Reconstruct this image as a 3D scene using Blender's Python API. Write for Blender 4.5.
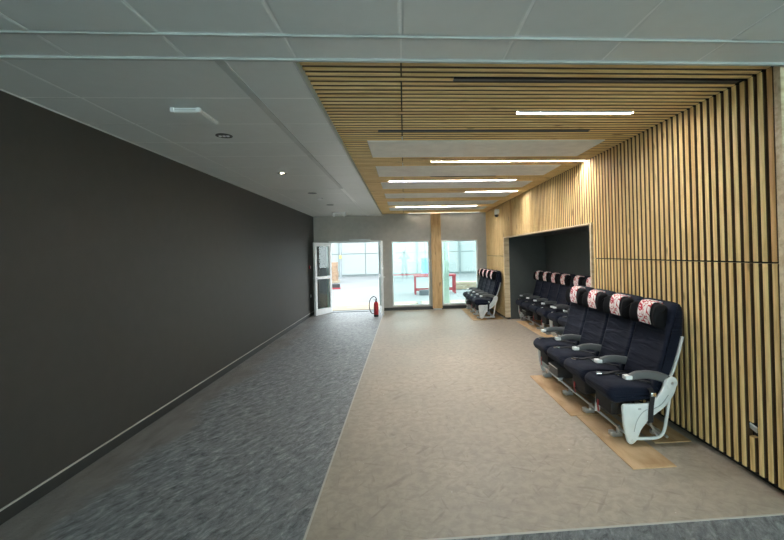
import bpy, bmesh, math, random
from mathutils import Vector, Matrix
random.seed(7)
for o in list(bpy.data.objects):
    bpy.data.objects.remove(o)
sc = bpy.context.scene
COL = sc.collection

# ------------------------------------------------------------------ camera
EYE = 1.65
F, PX, PY, YAW, PIT, ROL = 415.035, 433.7578, 250.1145, .0715, .0069, -.0238
fw = Vector((math.sin(YAW) * math.cos(PIT), math.cos(YAW) * math.cos(PIT), math.sin(PIT)))
rt = Vector((math.cos(YAW), -math.sin(YAW), 0))
up = rt.cross(fw)
rt2 = math.cos(ROL) * rt + math.sin(ROL) * up
up2 = -math.sin(ROL) * rt + math.cos(ROL) * up
cd = bpy.data.cameras.new('camera')
cam = bpy.data.objects.new('camera', cd)
COL.objects.link(cam)
cd.sensor_fit = 'HORIZONTAL'
cd.sensor_width = 36
cd.lens = F * 36 / 784
cd.shift_x = (392 - PX) / 784
cd.shift_y = (PY - 270) / 784
cd.clip_start = .05
cd.clip_end = 300
m = Matrix((rt2, up2, -fw)).transposed().to_4x4()
m.translation = (0, 0, EYE)
cam.matrix_world = m
sc.camera = cam

# ------------------------------------------------------------------ sky, exposure
W = bpy.data.worlds.new('World')
sc.world = W
W.use_nodes = True
bg = W.node_tree.nodes['Background']
bg.inputs[0].default_value = (.90, .97, 1, 1)
bg.inputs[1].default_value = 2.6
sc.view_settings.view_transform = 'Standard'
sc.view_settings.look = 'None'
sc.view_settings.gamma = 1
sc.view_settings.use_curve_mapping = False
sc.view_settings.exposure = 1.35
sc.cycles.use_denoising = True
sc.cycles.max_bounces = 10
sc.cycles.diffuse_bounces = 5
sc.cycles.transparent_max_bounces = 12
sc.cycles.sample_clamp_indirect = 6
LED = 120.0


def portal(name, loc, rot, sx, sy):
    l = bpy.data.lights.new(name, 'AREA')
    l.shape = 'RECTANGLE'
    l.size, l.size_y = sx, sy
    l.cycles.is_portal = True
    o = bpy.data.objects.new(name, l)
    COL.objects.link(o)
    o.location = loc
    o.rotation_euler = rot
    return o


R90 = math.pi / 2
YF = 12.16          # far wall
XL = -2.586         # left wall
XR = 2.413          # front of the slats on the right wall
HG, HW = 2.778, 2.811
WL = -.60           # left edge of the wooden ceiling
YB = -3.4           # rear glazing
XO = 5.4            # right wall of the space behind the camera
Y1 = 2.42           # where the timber part begins
PITCH = .0735
portal('daylight_rear', (1.4, YB + .02, 1.4), (R90, 0, 0), 7.8, 2.55)
portal('daylight_side', (XO - .02, -1.85, 1.4), (R90, 0, R90), 2.5, 2.55)  # portal for the added side windows
portal('daylight_door', (-1.42, YF - .01, 1.02), (-R90, 0, 0), 1.5, 2.04)
portal('daylight_window', (.185, YF - .01, 1.07), (-R90, 0, 0), 1.1, 1.9)
portal('daylight_window', (1.63, YF - .01, 1.07), (-R90, 0, 0), 1.1, 1.9)


# ------------------------------------------------------------------ helpers
def tag(o, label=None, cat=None, group=None, kind=None):
    if label: o['label'] = label
    if cat: o['category'] = cat
    if group: o['group'] = group
    if kind: o['kind'] = kind
    return o


def empty(name, loc=(0, 0, 0), rz=0):
    o = bpy.data.objects.new(name, None)
    COL.objects.link(o)
    o.location = loc
    o.rotation_euler = (0, 0, rz)
    o.empty_display_size = .1
    return o


def link(name, me, mat, parent=None, loc=None, rot=None):
    o = bpy.data.objects.new(name, me)
    COL.objects.link(o)
    if parent: o.parent = parent
    if loc: o.location = loc
    if rot: o.rotation_euler = rot
    if mat and not me.materials: me.materials.append(mat)
    return o


def copy_tree(o, parent=None):
    c = o.copy()
    COL.objects.link(c)
    c.parent = parent
    for ch in list(o.children):
        copy_tree(ch, c)
    return c


class MB:
    def __init__(s):
        s.v, s.f = [], []

    def add(s, v, f):
        b = len(s.v)
        s.v += [tuple(p) for p in v]
        s.f += [tuple(b + i for i in q) for q in f]
        return s

    def box(s, x0, x1, y0, y1, z0, z1):
        v = [(x, y, z) for x in (x0, x1) for y in (y0, y1) for z in (z0, z1)]
        return s.add(v, [(0, 1, 3, 2), (4, 6, 7, 5), (0, 4, 5, 1), (2, 3, 7, 6), (0, 2, 6, 4), (1, 5, 7, 3)])

    def bbox(s, x0, x1, y0, y1, z0, z1, b):
        """box with chamfered edges"""
        bm = bmesh.new()
        bmesh.ops.create_cube(bm, size=1)
        for v in bm.verts:
            v.co = Vector(((x0 + x1) / 2 + v.co.x * (x1 - x0), (y0 + y1) / 2 + v.co.y * (y1 - y0), (z0 + z1) / 2 + v.co.z * (z1 - z0)))
        bmesh.ops.bevel(bm, geom=bm.edges[:], offset=b, segments=2, affect='EDGES', profile=.6)
        s.bm(bm)
        return s

    def bm(s, bm):
        bm.verts.index_update()
        s.add([v.co[:] for v in bm.verts], [[v.index for v in f.verts] for f in bm.faces])
        bm.free()

    def tube(s, pts, r, n=8, close=False, rr=None):
        pts = [Vector(p) for p in pts]
        rings = []
        ref = Vector((0, 0, 1))
        prev = None
        for i, p in enumerate(pts):
            a = pts[i - 1] if i else pts[0]
            b = pts[i + 1] if i < len(pts) - 1 else pts[-1]
            d = (b - a).normalized()
            if prev is None:
                u = d.cross(ref)
                if u.length < 1e-3: u = d.cross(Vector((1, 0, 0)))
                u.normalize()
            else:
                u = (prev - d * prev.dot(d)).normalized()
            prev = u
            w = d.cross(u)
            q = rr[i] if rr else r
            rings.append([p + (u * math.cos(t) + w * math.sin(t)) * q for t in [2 * math.pi * k / n for k in range(n)]])
        v = [p for g in rings for p in g]
        f = []
        for i in range(len(rings) - 1):
            for k in range(n):
                f.append((i * n + k, i * n + (k + 1) % n, (i + 1) * n + (k + 1) % n, (i + 1) * n + k))
        f.append(tuple(range(n - 1, -1, -1)))
        f.append(tuple((len(rings) - 1) * n + k for k in range(n)))
        return s.add(v, f)

    def ribbon(s, pts, w, t, side):
        """flat strap: points, width, thickness, sideways unit vector"""
        pts = [Vector(p) for p in pts]
        side = Vector(side).normalized()
        v = []
        for i, p in enumerate(pts):
            d = (pts[min(i + 1, len(pts) - 1)] - pts[max(i - 1, 0)]).normalized()
            nn = d.cross(side).normalized()
            for a, b in ((-1, -1), (1, -1), (1, 1), (-1, 1)):
                v.append(p + side * a * w / 2 + nn * b * t / 2)
        f = []
        for i in range(len(pts) - 1):
            for k in range(4):
                f.append((4 * i + k, 4 * i + (k + 1) % 4, 4 * i + 4 + (k + 1) % 4, 4 * i + 4 + k))
        f.append((3, 2, 1, 0))
        b = 4 * (len(pts) - 1)
        f.append((b, b + 1, b + 2, b + 3))
        return s.add(v, f)

    def lathe(s, prof, c=(0, 0, 0), n=20, axis='z'):
        v, f = [], []
        for r, z in prof:
            for k in range(n):
                t = 2 * math.pi * k / n
                a, b = r * math.cos(t), r * math.sin(t)
                p = {'z': (a, b, z), 'y': (a, z, b), 'x': (z, a, b)}[axis]
                v.append((c[0] + p[0], c[1] + p[1], c[2] + p[2]))
        for i in range(len(prof) - 1):
            for k in range(n):
                f.append((i * n + k, i * n + (k + 1) % n, (i + 1) * n + (k + 1) % n, (i + 1) * n + k))
        f.append(tuple(range(n - 1, -1, -1)))
        f.append(tuple((len(prof) - 1) * n + k for k in range(n)))
        return s.add(v, f)

    def soft(s, prof, y0, y1, r, disp=None, steps=4, mid=6):
        """profile in (x,z) extruded along y with rounded ends"""
        P = [Vector(p) for p in prof]
        n = len(P)
        area = sum(P[i].x * P[(i + 1) % n].y - P[(i + 1) % n].x * P[i].y for i in range(n))
        sg = 1 if area > 0 else -1
        N = []
        for i in range(n):
            d = (P[(i + 1) % n] - P[i - 1]).normalized()
            N.append(Vector((-d.y, d.x)) * sg)       # inward
        sl = []
        for k in range(steps + 1):
            th = k / steps * R90
            sl.append((y0 + r * (1 - math.sin(th)) if False else y0 + r * (1 - math.cos(th)), r * (1 - math.sin(th))))
        sl = [(y0 + r * (1 - math.cos(k / steps * R90)), r * (1 - math.sin(k / steps * R90))) for k in range(steps + 1)]
        mids = [(y0 + r + (y1 - y0 - 2 * r) * k / mid, 0) for k in range(1, mid)]
        en = [(y1 - (a - y0), b) for a, b in reversed(sl)]
        allr = sl + mids + en
        v, f = [], []
        for y, off in allr:
            t = (y - (y0 + y1) / 2) / ((y1 - y0) / 2)
            for i in range(n):
                q = P[i] + N[i] * off
                x, z = q.x, q.y
                if disp: x, z = disp(x, z, t)
                v.append((x, y, z))
        for j in range(len(allr) - 1):
            for i in range(n):
                f.append((j * n + i, j * n + (i + 1) % n, (j + 1) * n + (i + 1) % n, (j + 1) * n + i))
        f.append(tuple(range(n - 1, -1, -1)))
        f.append(tuple((len(allr) - 1) * n + i for i in range(n)))
        return s.add(v, f)

    def mesh(s, name, smooth=False, angle=40):
        me = bpy.data.meshes.new(name)
        me.from_pydata(s.v, [], s.f)
        bm = bmesh.new()
        bm.from_mesh(me)
        bmesh.ops.recalc_face_normals(bm, faces=bm.faces)
        bm.to_mesh(me)
        bm.free()
        if smooth:
            me.polygons.foreach_set('use_smooth', [True] * len(me.polygons))
            try:
                me.set_sharp_from_angle(angle=math.radians(angle))
            except Exception:
                pass
        return me

    def build(s, name, mat, parent=None, smooth=False, loc=None, rot=None, angle=40):
        return link(name, s.mesh(name, smooth, angle), mat, parent, loc, rot)


def round_poly(pts, r, n=4):
    """round each corner of a closed 2d polygon"""
    out = []
    P = [Vector(p) for p in pts]
    k = len(P)
    for i in range(k):
        a, b, c = P[i - 1], P[i], P[(i + 1) % k]
        rr = r[i] if isinstance(r, (list, tuple)) else r
        d1, d2 = (a - b), (c - b)
        q = min(rr, d1.length * .45, d2.length * .45)
        s, e = b + d1.normalized() * q, b + d2.normalized() * q
        for j in range(n + 1):
            t = j / n
            out.append(tuple(s * (1 - t) ** 2 + b * 2 * t * (1 - t) + e * t * t))
    return out


def curve(pts, n=6):
    """catmull-rom through points"""
    P = [Vector(p) for p in pts]
    out = []
    for i in range(len(P) - 1):
        p0, p1, p2, p3 = P[max(i - 1, 0)], P[i], P[i + 1], P[min(i + 2, len(P) - 1)]
        for k in range(n):
            t = k / n
            out.append(.5 * ((2 * p1) + (p2 - p0) * t + (2 * p0 - 5 * p1 + 4 * p2 - p3) * t * t + (3 * p1 - p0 - 3 * p2 + p3) * t ** 3))
    out.append(P[-1])
    return out


# ------------------------------------------------------------------ materials
class NT:
    def __init__(s, name):
        s.m = bpy.data.materials.new(name)
        s.m.use_nodes = True
        s.t = s.m.node_tree
        s.n = s.t.nodes
        s.p = s.n['Principled BSDF']
        s.out = s.n['Material Output']

    def new(s, typ, **kw):
        o = s.n.new(typ)
        for k, v in kw.items():
            setattr(o, k, v)
        return o

    def ln(s, a, b):
        s.t.links.new(a, b)

    def coord(s, scale=(1, 1, 1), rot=(0, 0, 0), kind='Object', off=None):
        tc = s.new('ShaderNodeTexCoord')
        mp = s.new('ShaderNodeMapping')
        mp.inputs['Scale'].default_value = scale
        mp.inputs['Rotation'].default_value = rot
        s.ln(tc.outputs[kind], mp.inputs[0])
        if off is not None: s.ln(off, mp.inputs['Location'])
        if rot != (0, 0, 0):            # turn first, stretch afterwards
            mp.inputs['Scale'].default_value = (1, 1, 1)
            m2 = s.new('ShaderNodeMapping')
            m2.inputs['Scale'].default_value = scale
            s.ln(mp.outputs[0], m2.inputs[0])
            return m2.outputs[0]
        return mp.outputs[0]

    def noise(s, vec, scale=5, detail=4, rough=.55, dist=0):
        o = s.new('ShaderNodeTexNoise')
        o.inputs['Scale'].default_value = scale
        o.inputs['Detail'].default_value = detail
        o.inputs['Roughness'].default_value = rough
        o.inputs['Distortion'].default_value = dist
        s.ln(vec, o.inputs['Vector'])
        return o.outputs[0]

    def ramp(s, fac, stops, interp='LINEAR'):
        o = s.new('ShaderNodeValToRGB')
        o.color_ramp.interpolation = interp
        e = o.color_ramp.elements
        while len(e) < len(stops): e.new(.5)
        for q, (p, c) in zip(e, stops):
            q.position = p
            q.color = (*c, 1) if len(c) == 3 else c
        s.ln(fac, o.inputs[0])
        return o.outputs[0]

    def mix(s, fac, a, b, mode='MIX'):
        o = s.new('ShaderNodeMix', data_type='RGBA', blend_type=mode)
        for i, v in ((0, fac), (6, a), (7, b)):
            if hasattr(v, 'default_value') or hasattr(v, 'links'):
                s.ln(v, o.inputs[i])
            else:
                o.inputs[i].default_value = v if i == 0 else (*v, 1)
        return o.outputs[2]

    def math(s, op, a, b=None):
        o = s.new('ShaderNodeMath', operation=op)
        for i, v in ((0, a), (1, b)):
            if v is None: continue
            if hasattr(v, 'links'):
                s.ln(v, o.inputs[i])
            else:
                o.inputs[i].default_value = v
        return o.outputs[0]

    def bump(s, h, strength=.3, dist=.01):
        o = s.new('ShaderNodeBump')
        o.inputs['Strength'].default_value = strength
        o.inputs['Distance'].default_value = dist
        s.ln(h, o.inputs['Height'])
        s.ln(o.outputs[0], s.p.inputs['Normal'])

    def setp(s, rough=.5, metal=0, spec=.5):
        s.p.inputs['Roughness'].default_value = rough
        s.p.inputs['Metallic'].default_value = metal
        s.p.inputs['Specular IOR Level'].default_value = spec
        return s


def plain(name, col, rough=.5, metal=0, spec=.5, var=.06, scale=8, bump=0, bscale=200):
    n = NT(name).setp(rough, metal, spec)
    v = n.coord()
    f = n.noise(v, scale, 3)
    lo = tuple(c * (1 - var) for c in col)
    hi = tuple(min(1, c * (1 + var)) for c in col)
    n.ln(n.ramp(f, [(.3, lo), (.7, hi)]), n.p.inputs['Base Color'])
    if bump:
        n.bump(n.noise(v, bscale, 2), bump, .002)
    return n.m


def wood(name, light, mid, red, grain=1.0, rough=.5, spread=1.0):
    """grain runs along local x; each object gets its own tone"""
    n = NT(name).setp(rough, 0, .35)
    oi = n.new('ShaderNodeObjectInfo')
    comb = n.new('ShaderNodeCombineXYZ')
    n.ln(n.math('MULTIPLY', oi.outputs['Random'], 37.0), comb.inputs[0])
    n.ln(n.math('MULTIPLY', oi.outputs['Random'], 91.0), comb.inputs[1])
    v = n.coord((1.1, 22 * grain, 22 * grain), off=comb.outputs[0])
    g = n.noise(v, 2.2, 5, .6, .4)
    base = n.ramp(oi.outputs['Random'], [(0, mid), (.35, light), (.8, light), (.93, mid), (1, red)])
    dark = n.mix(1.0, base, (.62, .50, .36), 'MULTIPLY')
    col = n.mix(n.ramp(g, [(.42, (0, 0, 0)), (.72, (.8, .8, .8))]), base, dark)
    v2 = n.coord((2.2, 8, 8), off=comb.outputs[0])
    kn = n.noise(v2, 1.7, 1, .4)
    col = n.mix(n.ramp(kn, [(.70, (0, 0, 0)), (.78, (.75, .75, .75))]), col, (.20, .10, .04))
    n.ln(col, n.p.inputs['Base Color'])
    n.bump(g, .15, .002)
    return n.m


M = {}
M['slat'] = wood('slat_wood', (.95, .70, .33), (.88, .61, .27), (.74, .45, .19))
M['pine'] = wood('pine_wood', (.80, .66, .45), (.78, .64, .43), (.78, .63, .42), grain=.5)
M['post'] = wood('knotty_post_wood', (.74, .52, .27), (.70, .48, .24), (.70, .48, .24), grain=.35)
M['board'] = wood('plywood_board', (.62, .43, .25), (.56, .38, .21), (.52, .34, .18), grain=.12, rough=.7)
M['deck'] = wood('deck_wood', (.33, .29, .22), (.29, .25, .18), (.26, .22, .15), grain=.3, rough=.7)
M['gap_shade'] = plain('slat_gap_shade', (.13, .075, .034), .7)  # shade between the slats put into the colour
M['trackbed'] = plain('brown_grey_track', (.13, .115, .10), .5)
M['black'] = plain('black_backing', (.012, .011, .010), .8)
M['darkwall'] = plain('dark_wall_paint', (.045, .042, .037), .55, bump=.08, bscale=350)
M['recess'] = plain('dark_green_grey_paint', (.070, .082, .082), .6, bump=.05)
M['skirting'] = plain('dark_skirting', (.028, .030, .029), .45)
M['skirt_edge'] = plain('pale_edge', (.50, .48, .44), .5)
M['greywall'] = plain('grey_wall_paint', (.44, .43, .40), .6, bump=.05)
M['tile'] = plain('grey_ceiling_metal', (.70, .73, .72), .42, 0, .5, var=.02)
M['grid'] = plain('ceiling_grid', (.88, .90, .89), .4)
M['trim'] = plain('pale_grey_trim', (.50, .53, .52), .4)
M['acoustic'] = plain('acoustic_panel', (.86, .86, .81), .8, bump=.1)
M['white'] = plain('white_paint', (.86, .87, .87), .35)
M['frame_white'] = plain('white_window_frame', (.82, .84, .84), .35)
M['closer'] = plain('silver_grey', (.60, .62, .62), .35)
M['chrome'] = plain('chrome', (.80, .80, .80), .15, 1)
M['steel'] = plain('brushed_steel', (.74, .75, .76), .28, .9)
M['red'] = plain('red_paint', (.42, .012, .018), .3)
M['redframe'] = plain('red_steel', (.25, .020, .030), .5)
M['blackplastic'] = plain('black_plastic', (.015, .015, .016), .4)
M['panelwhite'] = plain('white_seat_shell', (.74, .77, .77), .32)
M['panelgrey'] = plain('shell_groove', (.42, .44, .45), .5)
M['armrest'] = plain('grey_armrest', (.115, .12, .124), .42)
M['strap'] = plain('black_webbing', (.012, .012, .014), .7)
M['facade'] = plain('pale_cladding', (.255, .295, .292), .6, var=.03, scale=.6)
M['facade_joint'] = plain('cladding_joint', (.14, .175, .175), .6)
M['column'] = plain('pale_green_column', (.60, .74, .66), .5)
M['yardpole'] = plain('dark_grey_pole', (.20, .23, .24), .5)
M['yellow'] = plain('yellow_plastic', (.36, .33, .10), .5)
M['blue'] = plain('blue_plastic', (.08, .28, .50), .5)
M['bluegrey'] = plain('blue_grey_bag', (.06, .075, .09), .7)
M['cloth'] = plain('grey_shirt', (.30, .32, .33), .9)
M['trousers'] = plain('dark_trousers', (.12, .13, .15), .9)
M['skin'] = plain('skin', (.55, .36, .27), .55)
M['hair'] = plain('dark_hair', (.03, .02, .015), .7)
M['bounce_ground'] = plain('pale_bounce_ground', (.70, .72, .72), .8, var=.06, scale=.5)
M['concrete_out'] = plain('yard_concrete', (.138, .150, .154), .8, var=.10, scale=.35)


def mat_cardboard():
    n = NT('cardboard').setp(.8)
    v = n.coord((1, 1, 1))
    c = n.noise(v, 6, 3)
    n.ln(n.ramp(c, [(.3, (.20, .13, .08)), (.7, (.30, .21, .14))]), n.p.inputs['Base Color'])
    return n.m


M['cardboard'] = mat_cardboard()


def mat_fabric():
    n = NT('navy_fabric').setp(.85, 0, .2)
    v = n.coord((1, 1, 1))
    c = n.noise(v, 260, 2)
    n.ln(n.ramp(c, [(.3, (.0055, .0075, .017)), (.7, (.012, .016, .033))]), n.p.inputs['Base Color'])
    w = n.noise(n.coord((.4, 1.0, 7)), 1.9, 2, .5, .7)
    n.bump(w, .8, .04)
    n.p.inputs['Sheen Weight'].default_value = .04
    n.p.inputs['Sheen Roughness'].default_value = .4
    return n.m


M['fabric'] = mat_fabric()
M['headrest'] = plain('black_headrest_fabric', (.007, .007, .009), .85, 0, .2, bump=.2, bscale=300)


def mat_cover():
    n = NT('red_white_print').setp(.8)
    v = n.coord((1, 1, 1))
    d = n.noise(v, 6.5, 2, .5, 1.4)
    s = n.math('MULTIPLY', d, 44.0)
    s = n.math('SINE', s)
    n.ln(n.ramp(s, [(.34, (.86, .80, .78)), (.50, (.55, .05, .07))]), n.p.inputs['Base Color'])
    return n.m


M['cover'] = mat_cover()


def mat_blue_floor():
    n = NT('blue_grey_flooring').setp(.55, 0, .4)
    rot = (0, 0, math.radians(-62))
    v = n.coord((1, 1, 1))
    vs = n.coord((1.0, 2.4, 1), rot)
    big = n.noise(v, .7, 3)
    a = n.noise(vs, 9.0, 10, .78, .6)
    base = n.ramp(a, [(.37, (.055, .062, .068)), (.45, (.160, .175, .187)), (.54, (.265, .285, .30)), (.65, (.50, .525, .54))])
    fl = n.noise(n.coord((1.0, 4.0, 1), rot), 4.5, 5, .62, 1.2)
    base = n.mix(n.ramp(fl, [(.30, (.9, .9, .9)), (.40, (0, 0, 0))]), base, (.055, .06, .066))
    base = n.mix(n.ramp(big, [(.35, (.4, .4, .4)), (.65, (0, 0, 0))]), base, (.13, .14, .15))
    sp = n.noise(v, 26, 2)
    base = n.mix(n.ramp(sp, [(.75, (0, 0, 0)), (.78, (.8, .8, .8))]), base, (.55, .56, .56))
    # dusty band along the skirting
    tc = n.new('ShaderNodeTexCoord')
    sx = n.new('ShaderNodeSeparateXYZ')
    n.ln(tc.outputs['Object'], sx.inputs[0])
    d = n.math('ADD', sx.outputs[0], -XL)
    wob = n.math('MULTIPLY', n.noise(v, 2.0, 5), .62)
    d = n.math('SUBTRACT', d, wob)
    f = n.ramp(d, [(.0, (.95, .95, .95)), (.14, (0, 0, 0))])
    dust = n.ramp(n.noise(n.coord((1, .3, 1)), 9, 4), [(.3, (.15, .142, .134)), (.7, (.25, .238, .226))])
    base = n.mix(f, base, dust)
    n.ln(base, n.p.inputs['Base Color'])
    n.bump(a, .8, .02)
    n.ln(n.ramp(big, [(.3, (.30, .30, .30)), (.7, (.50, .50, .50))]), n.p.inputs['Roughness'])
    return n.m


def mat_beige_floor():
    n = NT('beige_flooring').setp(.55, 0, .4)
    v = n.coord((1, 1, 1))
    big = n.noise(v, .9, 4)
    base = n.ramp(big, [(.3, (.385, .330, .265)), (.55, (.44, .38, .31)), (.75, (.51, .445, .37))])
    fine = n.noise(v, 14, 6, .65, .4)
    base = n.mix(n.ramp(fine, [(.40, (.45, .45, .45)), (.60, (0, 0, 0))]), base, (.27, .236, .192))
    # short scuffs in several directions
    for ang, sc_, seed in ((25, 7.5, 0), (-50, 6.0, 4), (80, 8.5, 9)):
        vv = n.coord((1, 5.5, 1), (0, 0, math.radians(ang)))
        mp = n.new('ShaderNodeMapping')
        mp.inputs['Location'].default_value = (seed, seed * 2, 0)
        n.ln(vv, mp.inputs[0])
        f = n.noise(mp.outputs[0], sc_ * .6, 2, .5, .6)
        base = n.mix(n.ramp(f, [(.63, (0, 0, 0)), (.74, (.42, .42, .42))]), base, (.215, .182, .145))
    sp = n.noise(v, 30, 1)
    base = n.mix(n.ramp(sp, [(.80, (0, 0, 0)), (.82, (.8, .8, .8))]), base, (.75, .72, .66))
    n.ln(base, n.p.inputs['Base Color'])
    n.bump(fine, .25, .006)
    n.ln(n.ramp(big, [(.3, (.42, .42, .42)), (.7, (.60, .60, .60))]), n.p.inputs['Roughness'])
    return n.m


M['floor_blue'] = mat_blue_floor()
M['floor_beige'] = mat_beige_floor()


def mat_glass(name, tint=(.86, .97, .95), ior=1.5):
    n = NT(name)
    n.n.remove(n.p)
    tr = n.new('ShaderNodeBsdfTransparent')
    tr.inputs[0].default_value = (*tint, 1)
    gl = n.new('ShaderNodeBsdfGlossy')
    gl.inputs['Roughness'].default_value = 0.0
    gl.inputs[0].default_value = (.9, 1, .98, 1)
    fr = n.new('ShaderNodeFresnel')
    fr.inputs[0].default_value = ior
    mx = n.new('ShaderNodeMixShader')
    n.ln(fr.outputs[0], mx.inputs[0])
    n.ln(tr.outputs[0], mx.inputs[1])
    n.ln(gl.outputs[0], mx.inputs[2])
    n.ln(mx.outputs[0], n.out.inputs[0])
    return n.m


M['glass'] = mat_glass('window_glass', (.90, .985, .97), 1.6)


def mat_emit(name, col, st):
    n = NT(name)
    n.p.inputs['Base Color'].default_value = (.8, .8, .8, 1)
    n.p.inputs['Emission Color'].default_value = (*col, 1)
    n.p.inputs['Emission Strength'].default_value = st
    return n.m


M['led'] = mat_emit('led_diffuser', (1, .98, .95), LED)
M['led_dim'] = mat_emit('dim_led_diffuser', (1, .93, .80), 12)
M['spot'] = mat_emit('warm_spot', (1, .80, .52), 40)

# ------------------------------------------------------------------ floor
YE, XE = YF + .3, XO
fl = MB().box(XL - .2, XE + .2, YB - .2, YF + .25, -.12, 0).build('floor', M['floor_blue'])
tag(fl, 'dark blue-grey scuffed flooring with crumpled streaks along the dark wall', 'floor', kind='structure')
MB().box(WL - .01, 3.55, 2.40, YF + .02, -.02, .003).build('beige_flooring', M['floor_beige'], fl)
e = MB().box(WL - .024, WL - .010, 2.40, YF, -.02, .0045)
e.build('edge_strip', M['skirt_edge'], fl)
MB().box(WL - .024, 3.0, 2.388, 2.40, -.02, .0045).build('edge_strip', M['skirt_edge'], fl)

# ------------------------------------------------------------------ left wall
wl = MB().box(XL - .2, XL, YB - .2, YF + .25, 0, 2.95).build('wall_left', M['darkwall'])
tag(wl, 'long plain dark charcoal wall', 'wall', kind='structure')
bl = MB().box(XL, XL + .014, YB, YF, .002, .088).build('baseboard_left', M['skirting'])
tag(bl, 'dark skirting board with pale top edge along the charcoal wall', 'skirting', kind='structure')
MB().box(XL, XL + .016, YB, YF, .088, .095).build('top_edge', M['skirt_edge'], bl)

# ------------------------------------------------------------------ right wall of slats
RN, RF, RZ = 5.235, 9.90, 1.972       # seat niche: near side, far side, height
NB = 3.46                             # niche back
wr = empty('wall_right', (XR, Y1, 0))
tag(wr, 'timber slat wall with a dark seating niche', 'wall', kind='structure')


def wpart(name, mb, mat, smooth=False):
    o = mb.build(name, mat, wr, smooth)
    o.matrix_parent_inverse = Matrix.Translation((-XR, -Y1, 0))
    return o


XBK = XR + .062
b = MB()
b.box(XBK, XBK + .06, Y1 + .02, RN - .03, .0, 2.95)
b.box(XBK, XBK + .06, RF + .03, YF, .0, 2.95)
b.box(XBK, XBK + .06, RN - .03, RF + .03, RZ + .03, 2.95)
wpart('backing', b, M['black'])
wpart('end_board', MB().bbox(XR - .012, XR + .16, Y1 + .035, Y1 + .085, .0, HG + .02, .003), M['pine'])
wpart('jamb_board', MB().bbox(XR - .004, XR + .125, RF - .002, RF + .03, .05, RZ + .02, .002), M['pine'])
wpart('jamb_board', MB().bbox(XR - .004, XR + .125, RN - .03, RN + .002, .05, RZ + .02, .002), M['pine'])
wpart('lintel_board', MB().bbox(XR - .004, XR + .125, RN + .002, RF - .002, RZ, RZ + .02, .002), M['pine'])
n_ = MB()
n_.box(NB, NB + .1, RN - .3, RF + .3, 0, 2.5)
n_.box(XBK + .06, NB, RF + .03, RF + .13, 0, 2.5)
n_.box(XBK + .06, NB, RN - .13, RN - .03, 0, 2.5)
n_.box(XBK + .06, NB, RN - .03, RF + .03, RZ + .03, RZ + .12)
wpart('niche_lining', n_, M['recess'])

SLM = {}


def slat_mesh(L, w=.0445, d=.058):
    """one slat along local x, face towards -z, rounded front edges"""
    k = (round(L, 3), w, d)
    if k not in SLM:
        r = .010
        pr = [(-w / 2, d), (w / 2, d)]
        for c, a0 in (((w / 2 - r), 0), ((-w / 2 + r), 90)):
            for j in range(4):
                a = math.radians(a0 + j * 30)
                pr.append((c + r * math.cos(a), r - r * math.sin(a)))
        n = len(pr)
        v = [(-L / 2, y, z) for y, z in pr] + [(L / 2, y, z) for y, z in pr]
        f = [(i, (i + 1) % n, n + (i + 1) % n, n + i) for i in range(n)] + [tuple(range(n)), tuple(range(2 * n - 1, n - 1, -1))]
        SLM[k] = me = MB().add(v, f).mesh('slat', True, 35)
        me.materials.append(M['slat'])
        me.materials.append(M['gap_shade'])
        for p in me.polygons:      # sides painted dark brown, standing in for shade in the gaps
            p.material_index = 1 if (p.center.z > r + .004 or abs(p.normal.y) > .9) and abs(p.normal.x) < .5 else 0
    return SLM[k]


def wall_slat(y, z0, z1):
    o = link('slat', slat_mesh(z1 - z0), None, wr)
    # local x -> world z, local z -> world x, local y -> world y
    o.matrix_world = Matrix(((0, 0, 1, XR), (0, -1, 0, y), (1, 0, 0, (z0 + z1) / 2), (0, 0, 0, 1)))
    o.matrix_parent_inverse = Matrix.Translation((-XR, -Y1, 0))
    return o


SEAM = 1.532
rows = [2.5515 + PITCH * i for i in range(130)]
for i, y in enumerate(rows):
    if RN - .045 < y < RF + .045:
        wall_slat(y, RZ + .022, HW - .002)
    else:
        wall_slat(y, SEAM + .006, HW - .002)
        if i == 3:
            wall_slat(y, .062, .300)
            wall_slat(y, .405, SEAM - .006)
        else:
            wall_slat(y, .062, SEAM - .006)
# socket flap behind the cut-out slat
so = empty('wall_socket', (XR + .05, rows[3], .35))
tag(so, 'small socket with tilted grey flap in the gap of the cut slat', 'socket')
MB().box(-.004, .011, -.03, .03, -.05, .05).build('back_plate', M['blackplastic'], so)
MB().bbox(-.006, .004, -.026, .026, -.03, .035, .002).build('flap', M['closer'], so, loc=(-.03, 0, .012), rot=(math.radians(28), math.radians(-30), 0))

# wall that closes the wider space behind the camera
wn = MB().box(XR + .16, XO, Y1 + .035, Y1 + .25, 0, 2.95).build('wall_near', M['greywall'])
tag(wn, 'plain grey return wall beside the end of the slats', 'wall', kind='structure')
wo = MB()
wo.box(XO, XO + .2, YB - .2, Y1 + .2, 0, .08)
wo.box(XO, XO + .2, YB - .2, Y1 + .2, 2.66, 2.95)
wo.box(XO, XO + .2, YB - .2, -3.1, .08, 2.66)
wo.box(XO, XO + .2, -.6, Y1 + .2, .08, 2.66)
wo = wo.build('wall_side', M['greywall'])
tag(wo, 'grey side wall of the open area with an added row of windows', 'wall', kind='structure')
t = empty('window_4', (XO, 0, .08))  # unseen windows, added to light the ceiling and the dark wall
tag(t, 'added row of unseen tall windows in the side wall, lighting the ceiling', 'window', kind='structure')
for k in range(3):
    MB().box(.04, .12, -3.1 + 1.25 * k - .03, -3.1 + 1.25 * k + .03, 0, 2.58).build('mullion', M['frame_white'], t)
for k in range(2):
    MB().box(.075, .085, -3.07 + 1.25 * k, -1.88 + 1.25 * k, 0, 2.58).build('pane', M['glass'], t)

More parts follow.
